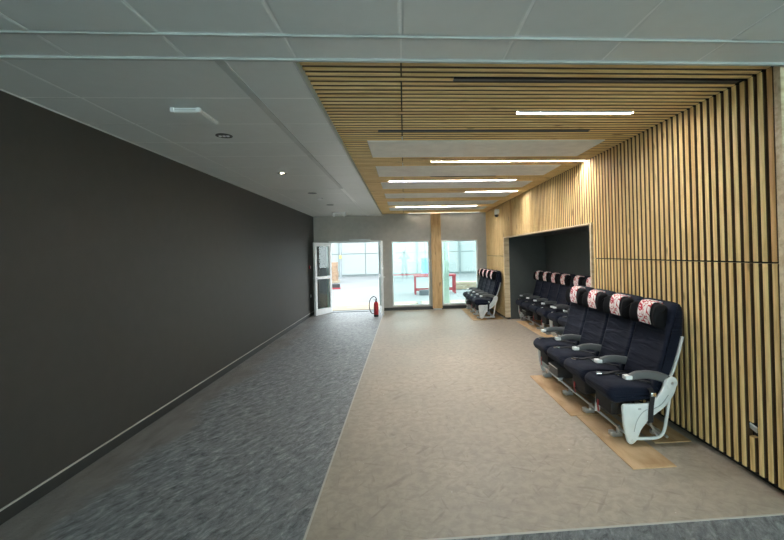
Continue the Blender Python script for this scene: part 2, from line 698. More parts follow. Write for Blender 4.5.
# ------------------------------------------------------------------ ceiling
ce = empty('ceiling', (0, 0, HG))
tag(ce, 'ceiling of grey metal tiles and timber slats with acoustic panels', 'ceiling', kind='structure')


def cpart(name, mb, mat, smooth=False):
    o = mb.build(name, mat, ce, smooth)
    o.matrix_parent_inverse = Matrix.Translation((0, 0, -HG))
    return o


cpart('header_board', MB().bbox(WL, XR - .014, Y1 + .035, Y1 + .085, HW - .004, HW + .06, .003), M['pine'])
g = MB()
g.box(XL, XO, YB, Y1, HG + .0035, HG + .06)
g.box(XL, WL - .02, Y1, YF, HG + .0035, HG + .06)
cpart('grid', g, M['grid'])
cpart('slab', MB().box(XL - .2, XO + .2, YB - .2, YF + .25, 2.95, 3.1), M['black'])
cpart('backing', MB().box(WL - .02, XR + .1, Y1 + .02, YF, HW + .062, HW + .09), M['black'])
TM = {}


def tile(x0, x1, y0, y1):
    k = (round(x1 - x0, 3), round(y1 - y0, 3))
    if k not in TM:
        a, c = k[0] / 2 - .005, k[1] / 2 - .009
        mb = MB()
        q = .010
        v = [(-a, -c, .02), (a, -c, .02), (a, c, .02), (-a, c, .02), (-a, -c, .003), (a, -c, .003), (a, c, .003), (-a, c, .003),
             (-a + q, -c + q, 0), (a - q, -c + q, 0), (a - q, c - q, 0), (-a + q, c - q, 0)]
        mb.add(v, [(0, 1, 2, 3), (0, 4, 5, 1), (1, 5, 6, 2), (2, 6, 7, 3), (3, 7, 4, 0), (4, 8, 9, 5), (5, 9, 10, 6), (6, 10, 11, 7), (7, 11, 8, 4), (8, 11, 10, 9)])
        TM[k] = mb.mesh('tile')
        TM[k].materials.append(M['tile'])
    o = link('tile', TM[k], None, ce)
    o.location = ((x0 + x1) / 2, (y0 + y1) / 2, 0)
    # metal tiles never hang perfectly level
    o.rotation_euler = (random.uniform(-.006, .006), random.uniform(-.002, .002), 0)
    return o


# field along the dark wall
yy = [Y1 + .012] + [3.026 + .584 * k for k in range(16)]
yy = [y for y in yy if y < YF - .1] + [YF]
for y0, y1 in zip(yy, yy[1:]):
    for x0, x1 in ((XL, -2.2), (-2.2, -1.055), (-1.005, WL - .018)):
        tile(x0, x1, y0, y1)
# cross bands over the camera
xs = [XL, -2.39, -1.79, -1.19, -.59, .01, .61, 1.21, 1.81, 2.41, 3.01, 3.61, 4.21, 4.81, XO]
for y0, y1 in ((2.162, Y1 - .012), (.9, 2.148), (-.35, .9), (-1.6, -.35), (YB, -1.6)):
    for x0, x1 in zip(xs, xs[1:]):
        tile(x0, x1, y0, y1)
cpart('trim', MB().bbox(XL, XO, 2.148, 2.162, HG - .008, HG + .01, .002), M['trim'])
cpart('trim', MB().bbox(XL, XO, Y1 - .012, Y1 + .012, HG - .010, HG + .03, .002), M['trim'])
cpart('trim', MB().bbox(WL - .018, WL - .004, Y1 + .012, YF, HG - .006, HW + .06, .002), M['trim'])
cpart('trim', MB().bbox(-1.055, -1.005, Y1 + .012, 7.1, HG - .005, HG + .01, .002), M['trim'])
tile(-1.055, -1.005, 7.1, YF)
cpart('trim', MB().bbox(XL, XL + .007, Y1, YF, HG - .007, HG + .01, .002), M['tile'])

# timber slats of the ceiling
PANELS = [(4.29, 5.00), (5.53, 6.22), (6.79, 7.43), (8.05, 8.70), (9.28, 9.92), (10.55, 11.20)]
PX0, PX1 = -.35, 2.172
LIGHTS = [(3.42, .975, 1.988), (5.25, .367, 2.40), (6.68, -.214, 1.843), (7.90, 1.218, 2.23), (10.34, -.198, 1.865), (11.94, .139, 2.232)]
SLOTS = [(2.74, .357, 2.40), (3.97, -.22, 1.843), (6.31, .421, 1.437)]


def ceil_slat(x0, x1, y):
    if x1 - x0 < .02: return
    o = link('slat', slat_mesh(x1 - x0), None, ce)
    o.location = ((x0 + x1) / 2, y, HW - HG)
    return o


def nearest(y):
    return min(range(len(rows)), key=lambda i: abs(rows[i] - y))


taken = {}
for y, a, c in LIGHTS + SLOTS:
    taken[nearest(y)] = (a, c)
panel_rows = {}
for k, (a, c) in enumerate(PANELS):
    for i, y in enumerate(rows):
        if a - .012 < y < c + .012 and i not in taken:
            panel_rows[i] = k
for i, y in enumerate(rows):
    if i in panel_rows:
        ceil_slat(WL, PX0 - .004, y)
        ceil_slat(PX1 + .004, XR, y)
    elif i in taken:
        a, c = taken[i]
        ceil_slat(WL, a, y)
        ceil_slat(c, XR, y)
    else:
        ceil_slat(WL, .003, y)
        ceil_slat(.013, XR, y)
for k, (a, c) in enumerate(PANELS):
    ys = [rows[i] for i in panel_rows if panel_rows[i] == k]
    y0, y1 = min(ys) - .03, max(ys) + .03
    cpart('acoustic_panel', MB().bbox(PX0, PX1, y0, y1, HW - .001, HW + .05, .003), M['acoustic'])

LL = ['short lit strip lamp among unbroken slats before the first grey ceiling panel',
      'lit strip lamp between the first and second grey ceiling panels',
      'lit strip lamp along the front edge of the third grey ceiling panel',
      'short lit strip lamp over the seat niche before the fourth grey panel',
      'lit strip lamp between the fifth and sixth grey ceiling panels',
      'lit strip lamp in the last slat row against the glazed end wall']
for k, (y, a, c) in enumerate(LIGHTS):
    y = rows[nearest(y)]
    t = empty('strip_lamp', ((a + c) / 2, y, HW))
    tag(t, LL[k], 'lamp', 'strip lamps in the slat ceiling')
    L = (c - a) / 2 - .004
    MB().box(-L, L, -.017, .017, .018, .058).box(-L, L, -.017, -.0125, 0, .018).box(-L, L, .0125, .017, 0, .018).build('housing', M['closer'], t)
    MB().bbox(-L + .004, L - .004, -.0115, .0115, .004, .017, .002).build('diffuser', M['led' if k < 5 else 'led_dim'], t, True)
SL = ['long black track channel in the slats close to the grey ceiling border',
      'black track channel in the slats just before the first grey panel',
      'short black track channel between the second and third grey panels']
for k, (y, a, c) in enumerate(SLOTS):
    y = rows[nearest(y)]
    t = empty('track_channel', ((a + c) / 2, y, HW))
    tag(t, SL[k], 'light track', 'black track channels in the slat ceiling')
    L = (c - a) / 2 - .003
    MB().box(-L, L, -.026, -.019, .0, .058).build('side_rail', M['blackplastic'], t)
    MB().box(-L, L, .019, .026, .0, .058).build('side_rail', M['blackplastic'], t)
    MB().box(-L, L, -.006, .019, .004, .058).build('conductor_bed', M['trackbed'], t)


# downlights
def downlight(x, y, lit, label, r=.072):
    t = empty('downlight', (x, y, HG))
    tag(t, label, 'lamp', 'round downlights in the grey ceiling')
    MB().lathe([(r * .80, .0), (r * .80, -.004), (r, -.006), (r, -.001), (r * .98, .0)], n=24).build('ring', M['blackplastic' if not lit else 'closer'], t, True)
    MB().lathe([(r * .82, -.0035), (r * .45, -.0012), (.001, -.0010)], n=20).build('reflector', M['blackplastic'], t, True)
    if lit:
        MB().lathe([(.001, -.0055), (.016, -.005), (.022, -.0035), (.022, -.001)], n=12).build('bulb', M['spot'], t, True)
    else:
        for s in (-1, 0, 1):
            MB().lathe([(.001, -.014), (.012, -.012), (.016, -.005), (.014, -.002)], c=(s * .034, 0, 0), n=10).build('bulb', M['white'], t, True)
    return t


downlight(-1.629, 3.943, 0, 'unlit round chrome downlight with three bulbs beside the emergency light')
downlight(-1.618, 5.725, 1, 'lit warm round downlight in the grey ceiling')
MBd = [(-1.62, 7.576, 'dark unlit downlight, the next one beyond the lit one'), (-1.62, 9.37, 'dark unlit downlight closest to the glazed end wall')]
for x, y, lb in MBd:
    t = empty('downlight', (x, y, HG))
    tag(t, lb, 'lamp', 'round downlights in the grey ceiling')
    MB().lathe([(.075, -.001), (.080, -.007), (.06, -.009), (.058, -.004)], n=20).build('ring', M['yardpole'], t, True)
    MB().lathe([(.06, -.0035), (.001, -.003)], n=16).build('reflector', M['blackplastic'], t, True)

# emergency light
t = empty('emergency_light', (-1.60, 3.36, HG))
tag(t, 'flat grey emergency light with bright white rim on the ceiling tiles', 'emergency light')
MB().bbox(-.095, .095, -.14, .15, -.034, -.001, .004).build('body', M['tile'], t)
MB().bbox(-.110, .110, -.156, -.140, -.032, -.004, .003).build('front_rim', M['white'], t)
MB().box(-.075, .075, -.159, -.156, -.023, -.014).build('lamp_strip', M['closer'], t)
MB().bbox(.096, .108, -.140, .15, -.026, -.010, .003).build('side_rim', M['white'], t)
for x in (-.092, .092):
    MB().bbox(x - .012, x + .012, -.162, -.140, -.036, -.002, .003).build('corner_clip', M['white'], t)

# detector and twin spots near the far wall
t = empty('smoke_detector', (-1.62, 8.3, HG))
tag(t, 'small white smoke detector between two dark downlights', 'detector')
MB().lathe([(.05, -.001), (.05, -.018), (.035, -.034), (.012, -.040), (.001, -.040)], n=18).build('body', M['white'], t, True)
MB().lathe([(.056, .0), (.056, -.006), (.05, -.006)], n=18).build('base_ring', M['closer'], t, True)
t = empty('twin_spot', (-1.66, 10.95, HG))
tag(t, 'white twin-head emergency spot lamp near the double door', 'lamp')
MB().bbox(-.17, .17, -.04, .04, -.05, -.001, .006).build('body', M['white'], t)
for x in (-.13, .13):
    MB().lathe([(.035, -.06), (.045, -.02), (.03, .03), (.001, .035)], c=(x, -.03, -.085), n=14, axis='y').build('spot_head', M['white'], t, True)

# ------------------------------------------------------------------ far wall, door, windows
DX0, DX1, DZ = -2.165, -.665, 2.055
W1 = (-.365, .735, .125, 2.015)
W2 = (1.095, 2.165, .125, 2.015)
w = MB()
YT = YF + .22
w.box(XL, DX0, YF, YT, 0, 2.95)
w.box(DX0, DX1, YF, YT, DZ, 2.95)
w.box(DX1, W1[0], YF, YT, 0, 2.95)
w.box(W1[0], W1[1], YF, YT, 0, W1[2])
w.box(W1[0], W1[1], YF, YT, W1[3], 2.95)
w.box(W1[1], W2[0], YF, YT, 0, 2.95)
w.box(W2[0], W2[1], YF, YT, 0, W2[2])
w.box(W2[0], W2[1], YF, YT, W2[3], 2.95)
w.box(W2[1], XR + .2, YF, YT, 0, 2.95)
wb = w.build('wall_back', M['greywall'])
tag(wb, 'grey end wall with double door and two windows', 'wall', kind='structure')
bb = MB().box(DX1 + .05, XR, YF - .014, YF, .004, .09).build('baseboard_back', M['skirting'])
tag(bb, 'dark skirting under the two windows of the end wall', 'skirting', kind='structure')
for k, (x0, x1, z0, z1) in enumerate((W1, W2)):
    t = empty('window_%d' % (k + 1), ((x0 + x1) / 2, YF, z0))
    tag(t, ['white framed window between the double door and the timber post', 'white framed window between the timber post and the slat wall'][k], 'window', kind='structure')
    hw, h = (x1 - x0) / 2, z1 - z0
    f = .032
    for nm, bx in (('frame', (-hw, hw, -.012, .10, 0, f)), ('frame', (-hw, hw, -.012, .10, h - f, h)), ('frame', (-hw, -hw + f, -.012, .10, f, h - f)), ('frame', (hw - f, hw, -.012, .10, f, h - f))):
        MB().bbox(*bx, .003).build(nm, M['frame_white'], t)
    MB().box(-hw + f, hw - f, .045, .055, f, h - f).build('pane', M['glass'], t)
# timber post
po = empty('timber_post', (.935, YF - .11, 0))
tag(po, 'knotty timber post standing between the two end windows', 'post')
MB().bbox(-1.375, 1.375, -.10, .10, -.14, .14, .008).build('shaft', M['post'], po, loc=(0, 0, .05 + 1.375), rot=(0, -R90, 0))
MB().bbox(-.12, .12, -.08, .08, 0, .05, .004).build('foot_plate', M['closer'], po)
# door
d = empty('door_1', ((DX0 + DX1) / 2, YF, 0))
tag(d, 'white glazed double door standing wide open', 'door', kind='structure')
hw = (DX1 - DX0) / 2
for bx in ((-hw, -hw + .05, -.02, .12, 0, DZ), (hw - .05, hw, -.02, .12, 0, DZ), (-hw + .05, hw - .05, -.02, .12, DZ - .05, DZ)):
    MB().bbox(*bx, .003).build('door_frame', M['frame_white'], d)
MB().box(-hw + .05, hw - .05, .0, .2, .0, .018).build('threshold', M['yardpole'], d)
MB().bbox(-.15, .45, -.07, -.02, DZ - .02, DZ + .05, .006).build('door_closer', M['closer'], d)


def leaf(hx, hy, fx, fy, handle_side):
    dx, dy = fx - hx, fy - hy
    L = math.hypot(dx, dy)
    t = empty('door_leaf', (hx - (DX0 + DX1) / 2, hy - YF, .012))
    t.parent = d
    t.rotation_euler = (0, 0, math.atan2(dy, dx))
    H, s = 2.0, .085
    m_ = MB()
    m_.bbox(0, s, -.03, .03, 0, H, .004)
    m_.bbox(L - s, L, -.03, .03, 0, H, .004)
    m_.bbox(s, L - s, -.03, .03, 0, .16, .004)
    m_.bbox(s, L - s, -.03, .03, H - .10, H, .004)
    m_.bbox(s, L - s, -.03, .03, .98, 1.06, .004)
    m_.build('leaf_frame', M['frame_white'], t)
    for z0, z1 in ((.16, .98), (1.06, H - .10)):
        MB().box(s, L - s, -.008, .008, z0, z1).build('pane', M['glass'], t)
    h = MB()
    for q in (-1, 1):
        h.tube([(L - .045, q * .03, 1.02), (L - .045, q * .075, 1.02), (L - .16, q * .08, 1.02)], .011, 8)
        h.bbox(L - .065, L - .025, q * .031 - .004, q * .031 + .004, .90, 1.10, .002)
    h.build('handle', M['blackplastic' if handle_side else 'steel'], t, True)
    return t


leaf(DX0 + .05, YF - .01, -2.455, 11.52, 0)
leaf(DX1 - .05, YF - .01, -.60, 11.20, 0)

# fire extinguisher
t = empty('fire_extinguisher', (-.775, 11.12, 0))
tag(t, 'red fire extinguisher on the floor by the open door leaf', 'fire extinguisher')
t['label'] = 'red fire extinguisher with black hose on the floor by the open door leaf'
MB().lathe([(.058, .0), (.064, .01), (.064, .05), (.062, .055)], n=20).build('base', M['blackplastic'], t, True)
MB().lathe([(.061, .05), (.063, .06), (.063, .33), (.055, .365), (.035, .39), (.022, .40), (.022, .412)], n=24).build('cylinder', M['red'], t, True)
v_ = MB()
v_.lathe([(.022, .40), (.024, .405), (.024, .44), (.014, .445)], n=12)
v_.build('valve', M['blackplastic'], t, True)
v_ = MB()
v_.ribbon([(.0, 0, .445), (-.03, 0, .465), (-.09, 0, .47)], .02, .006, (0, 1, 0))
v_.ribbon([(.0, 0, .440), (-.04, 0, .445), (-.085, 0, .44)], .02, .006, (0, 1, 0))
v_.build('lever', M['blackplastic'], t)
MB().tube(curve([(.018, -.01, .43), (.0, -.03, .50), (-.06, -.04, .535), (-.14, -.04, .47), (-.175, -.03, .34), (-.165, -.02, .2), (-.12, -.02, .10), (-.062, -.02, .08)]), .011, 8).build('hose', M['blackplastic'], t, True)
MB().lathe([(.004, .0), (.016, .004), (.016, .012), (.004, .014)], c=(.0, -.026, .425), n=10, axis='y').build('gauge', M['closer'], t, True)

# small fittings on the dark wall by the door
t = empty('call_point', (XL, 11.55, 1.34))
tag(t, 'small red fire call point on the dark wall by the door', 'call point')
MB().bbox(0, .03, -.045, .045, -.045, .045, .004).build('box', M['red'], t)
MB().box(.03, .033, -.028, .028, -.028, .028).build('glass_front', M['white'], t)
t = empty('light_switch', (XL, 11.62, .55))
tag(t, 'small grey switch plate low on the dark wall by the door', 'switch')
MB().bbox(0, .012, -.04, .04, -.04, .04, .003).build('plate', M['closer'], t)
MB().bbox(.012, .02, -.02, .02, -.025, .025, .003).build('rocker', M['white'], t)

# wall camera on the slats
t = empty('wall_camera', (XR, 10.33, 2.63))
tag(t, 'small white security camera on the slat wall under the ceiling', 'camera')
MB().bbox(-.02, 0, -.045, .045, -.02, .09, .005).build('bracket', M['white'], t)
MB().lathe([(.03, .12), (.048, .10), (.050, .0), (.048, -.02)], c=(-.065, 0, -.03), n=18).build('housing', M['white'], t, True)
MB().lathe([(.053, -.02), (.05, -.05), (.033, -.078), (.001, -.088)], c=(-.065, 0, -.03), n=18).build('dome', M['blackplastic'], t, True)

# niche ceiling dome
t = empty('dome_lamp', (3.0, 5.9, RZ + .03))
tag(t, 'small dark dome fitting under the niche ceiling', 'lamp')
MB().lathe([(.09, 0), (.09, -.018), (.08, -.02)], n=20).build('base_ring', M['yardpole'], t, True)
MB().lathe([(.078, -.02), (.065, -.045), (.03, -.062), (.001, -.065)], n=20).build('dome', M['closer'], t, True)

# ------------------------------------------------------------------ airline seat rows
SP = .525           # seat pitch


def seat_row():
    """front faces -x, row runs along +y; origin on the floor, x as in world for the first row minus 1.55"""
    t = empty('airline_seat_row')
    X = lambda pts: [(p[0] - 1.55, p[1]) for p in pts]
    back = round_poly(X([(2.075, .42), (2.130, .60), (2.200, .83), (2.235, .97), (2.262, 1.130), (2.295, 1.166), (2.345, 1.160), (2.376, 1.10), (2.376, .88), (2.310, .66), (2.235, .47), (2.18, .41)]), .05, 3)
    cush = round_poly(X([(1.690, .370), (1.672, .425), (1.715, .480), (1.84, .482), (2.0, .458), (2.15, .445), (2.155, .36), (1.82, .340), (1.73, .335)]), .05, 3)
    head = round_poly(X([(2.172, .945), (2.158, 1.04), (2.185, 1.130), (2.235, 1.150), (2.285, 1.135), (2.27, .945)]), .045, 4)
    N = 4
    W_ = SP - .018

    def bdisp(x, z, q):       # side bolsters forward, centre slightly hollow
        k = max(0, abs(q) - .62) / .38
        return x - .022 * k * k * (1 if z < 1.0 else .3) + .008 * (1 - q * q), z + (-.02 * max(0, abs(q) - .8) / .2 if z > 1.15 else 0)

    def cdisp(x, z, q):
        return x + .012 * q ** 4, z + (.010 * (1 - q * q) if z > .42 else 0) - .012 * q ** 6

    def hdisp(x, z, q):
        k = max(0, abs(q) - .50) / .50
        return x - .050 * k ** 1.3 * (1 if x < .68 else .5), z - .008 * k

    mb_ = MB().soft(back, -W_ / 2, W_ / 2, .045, bdisp, mid=10).mesh('backrest', True, 60)
    mc_ = MB().soft(cush, -W_ / 2 - .004, W_ / 2 + .004, .05, cdisp, mid=10).mesh('seat_cushion', True, 60)
    mh_ = MB().soft(head, -.205, .205, .035, hdisp, mid=12).mesh('headrest', True, 60)
    # cover: strip hugging the front and top of the headrest
    cp = [(2.166, .960), (2.157, 1.0), (2.153, 1.04), (2.160, 1.085), (2.172, 1.122), (2.195, 1.150), (2.235, 1.158), (2.275, 1.150), (2.290, 1.11)]
    cv = MB().ribbon([(p[0] - 1.55, 0, p[1]) for p in curve([Vector((a, c, 0)) for a, c in cp], 3)], .165, .006, (0, 1, 0)) if False else \
        MB().ribbon([(p.x - 1.55, 0, p.y) for p in curve([(a, c, 0) for a, c in cp], 3)], .180, .007, (0, 1, 0))
    mv_ = cv.mesh('headrest_cover', True, 50)
    for me, k in ((mb_, 'fabric'), (mc_, 'fabric'), (mh_, 'headrest'), (mv_, 'cover')):
        me.materials.append(M[k])
    arm = round_poly(X([(1.825, .545), (1.845, .577), (1.92, .605), (2.02, .607), (2.13, .588), (2.205, .558), (2.222, .500), (2.18, .485), (2.10, .522), (2.01, .545), (1.91, .543), (1.85, .530)]), .02, 3)
    ma_ = MB().soft(arm, -.027, .027, .012, mid=2, steps=3).mesh('armrest', True, 50)
    ma_.materials.append(M['armrest'])
    tipm = MB().bbox(.262, .322, -.033, .033, .545, .578, .008).mesh('armrest_tip', True)
    tipm.materials.append(M['white'])
    s1 = MB()
    s1.ribbon(curve([(.60, -.20, .475), (.55, -.17, .478), (.47, -.10, .482), (.41, -.045, .490), (.37, -.01, .496)]), .045, .005, (.35, .6, 0))
    ms1 = s1.mesh('seat_belt', True)
    s2 = MB()
    s2.ribbon(curve([(.60, .20, .475), (.54, .17, .479), (.43, .15, .488), (.33, .10, .496), (.25, .05, .500), (.21, .06, .498)]), .045, .005, (.5, -.5, 0))
    ms2 = s2.mesh('seat_belt', True)
    for q in (ms1, ms2): q.materials.append(M['strap'])
    mbk = MB().bbox(-.035, .035, -.024, .024, 0, .018, .005).mesh('buckle', True)
    mbk.materials.append(M['chrome'])
    mpo = MB().bbox(.20, .42, -.15, .15, .20, .345, .02).mesh('life_vest_pouch', True)
    mpo.materials.append(M['strap'])
    mrt = MB().ribbon([(.195, .08, .26), (.19, .08, .21), (.20, .085, .15)], .03, .004, (0, 1, 0)).mesh('red_tab')
    mrt.materials.append(M['red'])
    for k in range(N):
        y = SP * (k + .5)
        link('backrest', mb_, None, t, (0, y, 0))
        link('seat_cushion', mc_, None, t, (0, y, 0))
        h = link('headrest', mh_, None, t, (0, y, 0))
        link('headrest_cover', mv_, None, h)
        b1 = link('seat_belt', ms1, None, t, (0, y, 0))
        link('buckle', mbk, None, b1, (.36, .0, .494), (0, 0, .5 + k))
        b2 = link('seat_belt', ms2, None, t, (0, y, 0))
        link('buckle', mbk, None, b2, (.205, .07, .494), (0, 0, 1.2 + k * .7))
        p = link('life_vest_pouch', mpo, None, t, (0, y, 0))
        link('red_tab', mrt, None, p)
    for k in range(N + 1):
        a = link('armrest', ma_, None, t, (0, SP * k, 0))
        link('armrest_tip', tipm, None, a)
    # end shells
    shell = round_poly(X([(1.768, .350), (1.993, .345), (2.065, .375), (2.119, .45), (2.152, .54), (2.196, .548), (2.239, .525), (2.245, .455), (2.200, .375), (2.124, .295), (2.011, .225), (1.930, .135), (1.885, .035), (1.840, .010), (1.809, .030), (1.777, .18)]), .035, 4)
    disc = []
    for s, y in ((-1, 0), (1, SP * N)):
        a, c = (y - .045, y - .012) if s < 0 else (y + .012, y + .045)
        sh = MB().soft(shell, a, c, .010, mid=1, steps=2).build('end_shell', M['panelwhite'], t, True, angle=50)
        yo = y + s * .045
        MB().lathe([(.050, -.004), (.050, .006), (.044, .009), (.001, .009)] if s > 0 else [(.050, .004), (.050, -.006), (.044, -.009), (.001, -.009)], c=(2.198 - 1.55, yo, .510), n=24, axis='y').build('hinge_disc', M['panelwhite'], sh, True)
        MB().lathe([(.013, 0), (.013, .012 * s), (.001, .012 * s)], c=(2.198 - 1.55, yo, .510), n=12, axis='y').build('bolt', M['steel'], sh, True)
        MB().lathe([(.012, 0), (.012, .004 * s), (.001, .004 * s)], c=(1.847 - 1.55, yo, .045), n=12, axis='y').build('bolt', M['steel'], sh, True)
        # raised groove line and tag on the shell
        gl = curve([(1.984 - 1.55, yo, .300), (1.935 - 1.55, yo, .270), (1.889 - 1.55, yo, .205), (1.863 - 1.55, yo, .12)], 5)
        MB().tube(gl, .0035, 6).build('groove', M['panelgrey'], sh)
        gl = curve([(2.034 - 1.55, yo, .300), (2.106 - 1.55, yo, .335), (2.168 - 1.55, yo, .41)], 5)
        MB().tube(gl, .0035, 6).build('groove', M['panelgrey'], sh)
        MB().box(1.903 - 1.55, 1.930 - 1.55, yo - .001, yo + .001, .298, .312).build('size_tag', M['panelgrey'], sh)
        # hanging belt end over the shell
        yb = y + s * .052
        bl_ = MB().ribbon(curve([(2.034 - 1.55, y + s * .0, .46), (2.026 - 1.55, yb, .42), (2.011 - 1.55, yb + .003 * s, .32), (2.003 - 1.55, yb, .19)]), .042, .006, (1, 0, 0)).build('hanging_belt', M['strap'], t)
        MB().bbox(2.011 - 1.55, 2.056 - 1.55, yb - .008, yb + .008, .405, .437, .004).build('buckle', M['chrome'], bl_, True)
        # bent tube below the shell
        ym = y + s * .020
        tb = curve([(1.840 - 1.55, ym, .055), (1.988 - 1.55, ym, .048), (2.070 - 1.55, ym, .050), (2.119 - 1.55, ym, .075), (2.146 - 1.55, ym, .13), (2.179 - 1.55, ym, .30), (2.205 - 1.55, ym, .46)], 5)
        MB().tube(tb, .014, 10).build('leg_tube', M['panelwhite'], t, True)
        MB().tube([(2.088 - 1.55, ym, .055), (2.024 - 1.55, ym + .0, .16), (1.998 - 1.55, ym, .28)], .012, 8).build('leg_strut', M['steel'], t, True)
        # white strip on the back edge
        MB().ribbon([(2.200 - 1.55, y - s * .004, .51), (2.248 - 1.55, y - s * .004, .60), (2.298 - 1.55, y - s * .004, .74), (2.338 - 1.55, y - s * .004, .88)], .022, .018, (0, 1, 0)).build('back_frame', M['panelwhite'], t)
    # long beams
    MB().tube([(1.835 - 1.55, -.02, .075), (1.835 - 1.55, SP * N + .02, .075)], .012, 10).build('front_beam', M['steel'], t, True)
    MB().tube([(2.165 - 1.55, -.02, .050), (2.165 - 1.55, SP * N + .02, .050)], .012, 10).build('rear_beam', M['steel'], t, True)
    for x in (1.86, 2.08):
        MB().tube([(x - 1.55, -.02, .330), (x - 1.55, SP * N + .02, .330)], .022, 10).build('seat_beam', M['blackplastic'], t, True)
    # feet and inner legs
    for y in (.16, .70, 1.22, 1.90):
        f_ = MB()
        f_.bbox(1.775 - 1.55, 1.865 - 1.55, y - .022, y + .022, .0, .035, .006)
        f_.bbox(1.755 - 1.55, 1.80 - 1.55, y - .030, y + .030, .012, .050, .008)
        f_.tube([(1.835 - 1.55, y, .02), (1.835 - 1.55, y, .09)], .018, 10)
        f_.build('foot', M['steel'], t, True)
        r_ = MB().bbox(2.13 - 1.55, 2.21 - 1.55, y - .02, y + .02, 0, .04, .006)
        r_.build('foot', M['steel'], t, True)
    for y in (.55, 1.50):
        l_ = MB()
        l_.ribbon([(1.83 - 1.55, y, .07), (1.845 - 1.55, y, .2), (1.87 - 1.55, y, .33)], .012, .05, (0, 1, 0))
        l_.build('leg', M['panelwhite'], t)
        l_ = MB()
        l_.ribbon([(2.16 - 1.55, y, .05), (2.11 - 1.55, y, .2), (2.07 - 1.55, y, .33)], .012, .04, (0, 1, 0))
        l_.build('leg', M['panelwhite'], t)
        MB().tube([(1.87 - 1.55, y, .30), (2.15 - 1.55, y, .06)], .010, 8).build('leg_strut', M['steel'], t, True)
    # electronics box under the second gap
    eb = MB().bbox(1.66 - 1.55, 1.90 - 1.55, 1.12, 1.40, .225, .335, .008).build('equipment_box', M['blackplastic'], t)
    MB().box(1.655 - 1.55, 1.662 - 1.55, 1.13, 1.39, .318, .328).build('silver_edge', M['steel'], eb)
    return t


BT = .008      # protective board thickness
row0 = seat_row()
spots = [(1.55, 3.365, 'row of four navy airline seats against the slat wall, outside the niche'),
         (2.50, 5.52, 'row of four dark airline seats in the niche, half hidden by the row outside it'),
         (2.50, 7.74, 'row of four dark airline seats at the inner end of the niche'),
         (1.55, 10.00, 'row of four navy airline seats between the niche and the glazed end wall')]
for k, (x, y, lb) in enumerate(spots):
    o = row0 if k == 0 else copy_tree(row0)
    o.location = (x, y, BT + .0035)
    tag(o, lb, 'airline seats', 'rows of airline seats')

BL = [  # x0,x1,y0,y1, skew, label
    (1.66, 2.00, 2.985, 4.00, 0, 'plywood board sticking out under the front feet of the seats outside the niche'),
    (1.61, 1.97, 4.01, 5.36, 0, 'plywood board under the front feet of the seats, at the niche end'),
    (2.07, 2.385, 3.36, 4.85, 0, 'plywood board under the rear feet of the seats outside the niche'),
    (2.60, 2.94, 5.60, 7.48, 0, 'plywood board under the front feet of the half-hidden niche seats'),
    (2.58, 2.94, 7.50, 9.55, 0, 'plywood board under the front feet of the seats at the inner niche end'),
    (3.02, 3.35, 5.60, 9.6, 0, 'long plywood board under the rear feet of the niche seats'),
    (1.62, 1.97, 9.90, 12.05, 0, 'plywood board under the front feet of the seats by the glazed end wall'),
    (2.07, 2.38, 9.97, 12.05, 0, 'plywood board under the rear feet of the seats by the glazed end wall')]
for x0, x1, y0, y1, sk, lb in BL:
    L, wd = y1 - y0, x1 - x0
    o = MB().bbox(-L / 2, L / 2, -wd / 2, wd / 2, 0, BT, .0015).build('floor_board', M['board'], None, loc=((x0 + x1) / 2, (y0 + y1) / 2, .003), rot=(0, 0, R90))
    tag(o, lb, 'board', 'plywood boards under the seats')

# ------------------------------------------------------------------ rear glazing (behind the camera)
wre = MB()
wre.box(XL, XO, YB - .15, YB, 0, .08)
wre.box(XL, XO, YB - .15, YB, 2.66, 2.95)
o = wre.build('wall_rear', M['greywall'])
tag(o, 'glazed rear wall behind the photographer', 'wall', kind='structure')
xs_ = [XL + (XO - XL) * k / 6 for k in range(7)]
t = empty('window_3', (0, YB, .08))
tag(t, 'wide row of tall windows behind the photographer', 'window', kind='structure')
for x in xs_:
    MB().box(x - .03, x + .03, -.12, -.02, 0, 2.58).build('mullion', M['frame_white'], t)
for a, c in zip(xs_, xs_[1:]):
    MB().box(a + .03, c - .03, -.075, -.065, 0, 2.58).build('pane', M['glass'], t)

# ------------------------------------------------------------------ yard outside
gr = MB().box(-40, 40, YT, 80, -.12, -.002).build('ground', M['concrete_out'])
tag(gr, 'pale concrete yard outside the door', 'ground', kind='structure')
gr2 = MB().box(-40, 40, -60, YB - .2, -.12, -.01).box(XO + .2, 40, YB - .2, YT - .1, -.12, -.01).build('ground', M['bounce_ground'])  # second ground is unseen, kept pale to throw daylight up onto the ceiling
tag(gr2, 'unseen ground around the open end, made pale to bounce daylight inside', 'ground', kind='structure')
# deck planks
dk = empty('timber_deck', (0, YT + .02, 0))
tag(dk, 'pale timber deck of planks outside the door and windows', 'deck')
for k in range(12):
    y = .06 + k * .145
    MB().bbox(-2.0, 2.0, -.065, .065, 0, .03, .004).build('plank', M['deck'], dk, loc=(random.uniform(-.05, .05) - 1.6, y, 0))
    MB().bbox(-2.0, 2.0, -.065, .065, 0, .03, .004).build('plank', M['deck'], dk, loc=(random.uniform(-.05, .05) + 2.52, y, 0))
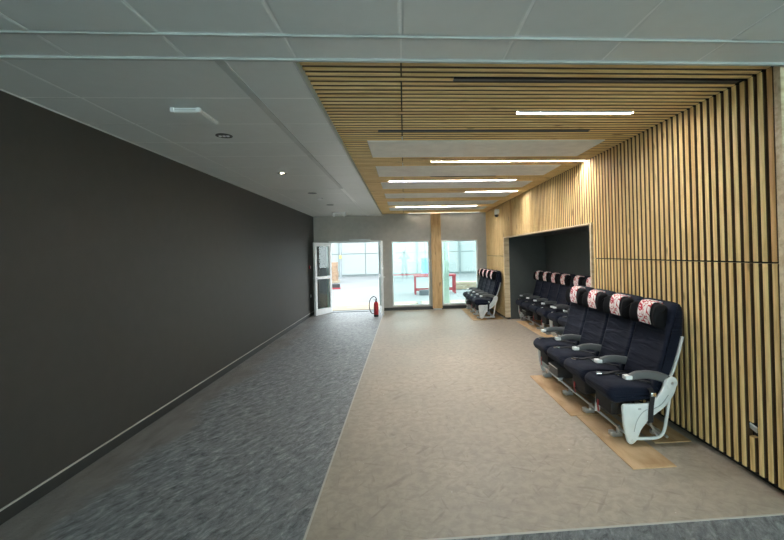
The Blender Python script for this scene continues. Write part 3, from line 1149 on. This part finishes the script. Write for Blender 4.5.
# facade
YW = 32.0
fa = MB().box(-30, 30, YW + .05, YW + .3, 0, 7.4).build('wall_facade', M['facade_joint'])
tag(fa, 'pale panelled hall facade across the yard', 'wall', kind='structure')
pm = {}
xcols = [-16.3, -12.5, -8.7, -4.9, -2.95, -1.0, 1.0, 4.3, 8.1, 11.9, 15.7]
zrow = [.12, 1.72, 3.4, 5.2, 7.3]
for x0, x1 in zip(xcols, xcols[1:]):
    for z0, z1 in zip(zrow, zrow[1:]):
        k = (round(x1 - x0, 3), round(z1 - z0, 3))
        if k not in pm:
            pm[k] = MB().bbox(-k[0] / 2 + .025, k[0] / 2 - .025, -.03, .04, -k[1] / 2 + .025, k[1] / 2 - .025, .01).mesh('panel')
            pm[k].materials.append(M['facade'])
        link('panel', pm[k], None, fa, ((x0 + x1) / 2, YW + .02, (z0 + z1) / 2))
for x in (-4.9, 1.0, 4.3, 8.1):
    MB().bbox(-.07, .07, -.12, 0, 0, 7.3, .01).build('pilaster', M['facade_joint'], fa, loc=(x, YW - .01, 0))

# things in the yard
t = empty('carton_stack', (-4.42, 25.5, 0))
tag(t, 'tall stack of brown cartons on a pallet outside the door', 'cartons')
MB().box(-.45, .45, -.4, .4, 0, .12).build('pallet', M['deck'], t)
for z, (x0, x1) in ((.12, (-.38, .36)), (.40, (-.36, .38)), (.68, (-.38, .34)), (.96, (-.34, .36))):
    MB().bbox(x0, -.005, -.35, .35, z, z + .27, .008).build('carton', M['cardboard'], t)
    MB().bbox(.005, x1, -.33, .35, z, z + .27, .008).build('carton', M['cardboard'], t)
t = empty('rubbish_sack', (-4.72, 24.2, 0))
tag(t, 'dark sack slumped beside the stack of cartons', 'sack')
MB().lathe([(.12, 0), (.24, .05), (.27, .25), (.22, .50), (.10, .66), (.05, .70)], n=14).build('sack_body', M['bluegrey'], t, True)
MB().lathe([(.04, .69), (.09, .78), (.02, .80)], n=10).build('sack_neck', M['bluegrey'], t, True)
t = empty('tool_box', (-3.35, 20.6, 0))
tag(t, 'black tool box with red base on the yard outside the door', 'tool box')
MB().bbox(-.2, .2, -.12, .12, 0, .07, .01).build('base_tray', M['redframe'], t)
MB().bbox(-.18, .18, -.11, .11, .07, .25, .015).build('lid', M['blackplastic'], t)
MB().tube([(-.09, 0, .25), (-.08, 0, .29), (.08, 0, .29), (.09, 0, .25)], .012, 8).build('handle', M['blackplastic'], t)
t = empty('yard_pole', (-4.55, 30.2, 0))
tag(t, 'dark grey pole with yellow box in front of the facade', 'pole')
MB().tube([(0, 0, .02), (0, 0, 5.2)], .075, 10).build('shaft', M['yardpole'], t, True)
MB().bbox(-.15, .15, -.15, .15, 0, .03, .005).build('foot_plate', M['yardpole'], t)
MB().bbox(-.09, .09, -.16, -.07, 1.40, 1.65, .01).build('yellow_box', M['yellow'], t)
# red workbench
t = empty('workbench', (1.22, 17.0, 0))
tag(t, 'red steel workbench in the yard behind the timber post', 'workbench')
for x in (-.80, .80):
    for y in (-.3, .3):
        MB().box(x - .035, x + .035, y - .035, y + .035, 0, .70).build('leg', M['redframe'], t)
MB().box(-.85, .85, -.36, .36, .70, .77).build('table_top', M['redframe'], t)
MB().box(-.80, .80, -.335, -.265, .14, .20).build('stretcher', M['redframe'], t)
MB().box(-.80, .80, .265, .335, .14, .20).build('stretcher', M['redframe'], t)
o = MB().bbox(-.85, .85, -.03, .03, 0, .05, .004).build('steel_bar', M['redframe'], None, loc=(.35, 16.9, .77))
tag(o, 'long red bar lying across the workbench and sticking out', 'bar')
o = MB().bbox(-.22, .22, -.14, .14, 0, .2, .02).build('storage_bin', M['bluegrey'], None, loc=(.78, 16.4, .0))
tag(o, 'dark bin standing in front of the workbench', 'bin')
for k in range(5):
    t = empty('crate', (1.55 + .03 * (k % 2), 29.3, .02 + .26 * k))
    tag(t, ['blue crate at the bottom of the stack by the facade', 'second blue crate from the ground in the stack by the facade', 'middle blue crate of the stack by the facade', 'blue crate just below the top of the stack by the facade', 'blue crate on top of the stack by the facade'][k], 'crate', 'blue crates by the facade')
    q = MB()
    q.box(-.35, .35, -.25, .25, 0, .03)
    for bx in ((-.35, .35, -.25, -.22), (-.35, .35, .22, .25), (-.35, -.32, -.22, .22), (.32, .35, -.22, .22)):
        q.box(*bx, .03, .235)
    q.build('crate_body', M['blue'], t)
    MB().box(-.38, .38, -.28, .28, .22, .255).build('rim', M['blue'], t)
t = empty('timber_crate', (2.78, 18.6, 0))
tag(t, 'low crate of pale timber boards in the yard behind the window', 'crate')
for z in (.02, .13, .24):
    for y in (-.35, .35):
        MB().box(-.55, .55, y - .015, y + .015, z, z + .09).build('board', M['deck'], t)
for x in (-.52, .52):
    MB().box(x - .03, x + .03, -.33, .33, 0, .33).build('end_board', M['deck'], t)
MB().box(-.5, .5, -.32, .32, .30, .325).build('lid_board', M['deck'], t)
t = empty('green_column', (1.27, 12.75, 0))
tag(t, 'pale green column close outside the window beside the timber post', 'column')
MB().bbox(-.085, .085, -.085, .085, .02, 3.0, .01).build('shaft', M['column'], t)
MB().bbox(-.12, .12, -.12, .12, 0, .02, .003).build('foot_plate', M['closer'], t)


# ------------------------------------------------------------------ photographer (seen mirrored in the end window)
def person():
    # joints: name -> (pos, radius x, radius y)
    J = dict(
        pelvis=((0, -.42, .95), .165, .115), waist=((0, -.415, 1.10), .145, .10), chest=((0, -.42, 1.30), .175, .115), neck0=((0, -.42, 1.45), .075, .07), neck=((0, -.41, 1.53), .055, .055),
        jaw=((0, -.375, 1.585), .062, .07), head=((0, -.385, 1.66), .078, .095), crown=((0, -.395, 1.74), .065, .08),
        hipL=((-.09, -.42, .90), .10, .10), kneeL=((-.12, -.40, .50), .062, .066), calfL=((-.125, -.42, .36), .060, .062), ankL=((-.13, -.42, .09), .038, .042), heelL=((-.13, -.43, .045), .04, .04), toeL=((-.155, -.27, .035), .042, .030),
        hipR=((.09, -.42, .90), .10, .10), kneeR=((.12, -.40, .50), .062, .066), calfR=((.125, -.42, .36), .060, .062), ankR=((.13, -.42, .09), .038, .042), heelR=((.13, -.43, .045), .04, .04), toeR=((.155, -.27, .035), .042, .030),
        shL=((-.19, -.42, 1.41), .068, .068), elL=((-.31, -.30, 1.36), .046, .046), wrL=((-.115, -.095, 1.60), .030, .028), paL=((-.095, -.06, 1.635), .034, .018),
        shR=((.19, -.42, 1.41), .068, .068), elR=((.31, -.30, 1.36), .046, .046), wrR=((.115, -.095, 1.60), .030, .028), paR=((.095, -.06, 1.635), .034, .018))
    E_ = [('pelvis', 'waist'), ('waist', 'chest'), ('chest', 'neck0'), ('neck0', 'neck'), ('neck', 'jaw'), ('jaw', 'head'), ('head', 'crown')]
    for s in 'LR':
        E_ += [('pelvis', 'hip' + s), ('hip' + s, 'knee' + s), ('knee' + s, 'calf' + s), ('calf' + s, 'ank' + s), ('ank' + s, 'heel' + s), ('heel' + s, 'toe' + s), ('chest', 'sh' + s), ('sh' + s, 'el' + s), ('el' + s, 'wr' + s), ('wr' + s, 'pa' + s)]
        sg = -1 if s == 'L' else 1
        for k in range(4):
            z = 1.600 + k * .022
            J['f%d%s' % (k, s)] = ((sg * .088, -.035, z), .0095, .0095)
            J['g%d%s' % (k, s)] = ((sg * .070, -.020 - .004, z + .004), .0085, .0085)
            J['h%d%s' % (k, s)] = ((sg * (.050 - .004 * abs(k - 1.5)), -.024, z + .005), .0075, .0075)
            E_ += [('pa' + s, 'f%d%s' % (k, s)), ('f%d%s' % (k, s), 'g%d%s' % (k, s)), ('g%d%s' % (k, s), 'h%d%s' % (k, s))]
        J['t0' + s] = ((sg * .088, -.075, 1.66), .011, .011)
        J['t1' + s] = ((sg * .062, -.066, 1.685), .009, .009)
        E_ += [('pa' + s, 't0' + s), ('t0' + s, 't1' + s)]
    names = list(J)
    me = bpy.data.meshes.new('body')
    me.from_pydata([J[n][0] for n in names], [(names.index(a), names.index(c)) for a, c in E_], [])
    o = bpy.data.objects.new('tmp', me)
    COL.objects.link(o)
    o.modifiers.new('s', 'SKIN')
    for i, n in enumerate(names):
        me.skin_vertices[0].data[i].radius = J[n][1:]
        me.skin_vertices[0].data[i].use_root = n == 'pelvis'
    sb = o.modifiers.new('d', 'SUBSURF')
    sb.levels = sb.render_levels = 2
    dg = bpy.context.evaluated_depsgraph_get()
    m2 = bpy.data.meshes.new_from_object(o.evaluated_get(dg))
    bpy.data.objects.remove(o)
    m2.name = 'body'
    for k in ('skin', 'cloth', 'trousers', 'blackplastic'):
        m2.materials.append(M[k])
    for p in m2.polygons:
        c = p.center
        p.use_smooth = True
        mi = 0
        if c.z < .075: mi = 3
        elif c.z < 1.0: mi = 2
        elif c.z < 1.475 and (abs(c.x) < .27 and c.y < -.33): mi = 1
        p.material_index = mi
    t = empty('person', (0, -.42, 0))
    tag(t, 'person in grey shirt and dark trousers holding up a phone, mirrored in the window', 'person')
    b = link('body', m2, None, t)
    b.location = (0, .42, 0)
    hr = MB().lathe([(.001, .105), (.05, .095), (.078, .06), (.092, .01), (.088, -.05), (.07, -.075)], n=18)
    hr.v = [(x, y * 1.12, z) for x, y, z in hr.v]
    hr.build('hair', M['hair'], t, True, loc=(0, -.005, 1.70), rot=(math.radians(20), 0, 0))
    MB().add([(-.012, .145, 1.635), (.012, .145, 1.635), (0, .165, 1.64), (0, .14, 1.69)], [(0, 1, 2), (1, 3, 2), (3, 0, 2), (0, 3, 1)]).build('nose', M['skin'], t)
    for s in (-1, 1):
        MB().lathe([(.001, -.011), (.008, -.006), (.011, 0), (.008, .006), (.001, .011)], c=(s * .031, .118, 1.68), n=10).build('eye', M['blackplastic'], t, True)
        MB().lathe([(.001, -.03), (.014, -.018), (.016, .01), (.008, .03), (.001, .033)], c=(s * .083, .035, 1.66), n=8).build('ear', M['skin'], t, True)
    MB().bbox(-.025, .025, .118, .130, 1.592, 1.600, .003).build('mouth', M['redframe'], t)


person()
t = empty('smartphone', (0, -.0405, EYE))
tag(t, 'dark smartphone held up in both hands of the person', 'phone')
MB().bbox(-.074, .074, -.004, .004, -.036, .036, .003).build('phone_body', M['blackplastic'], t)
MB().bbox(.04, .068, .004, .0065, .0, .03, .001).build('camera_bump', M['closer'], t)
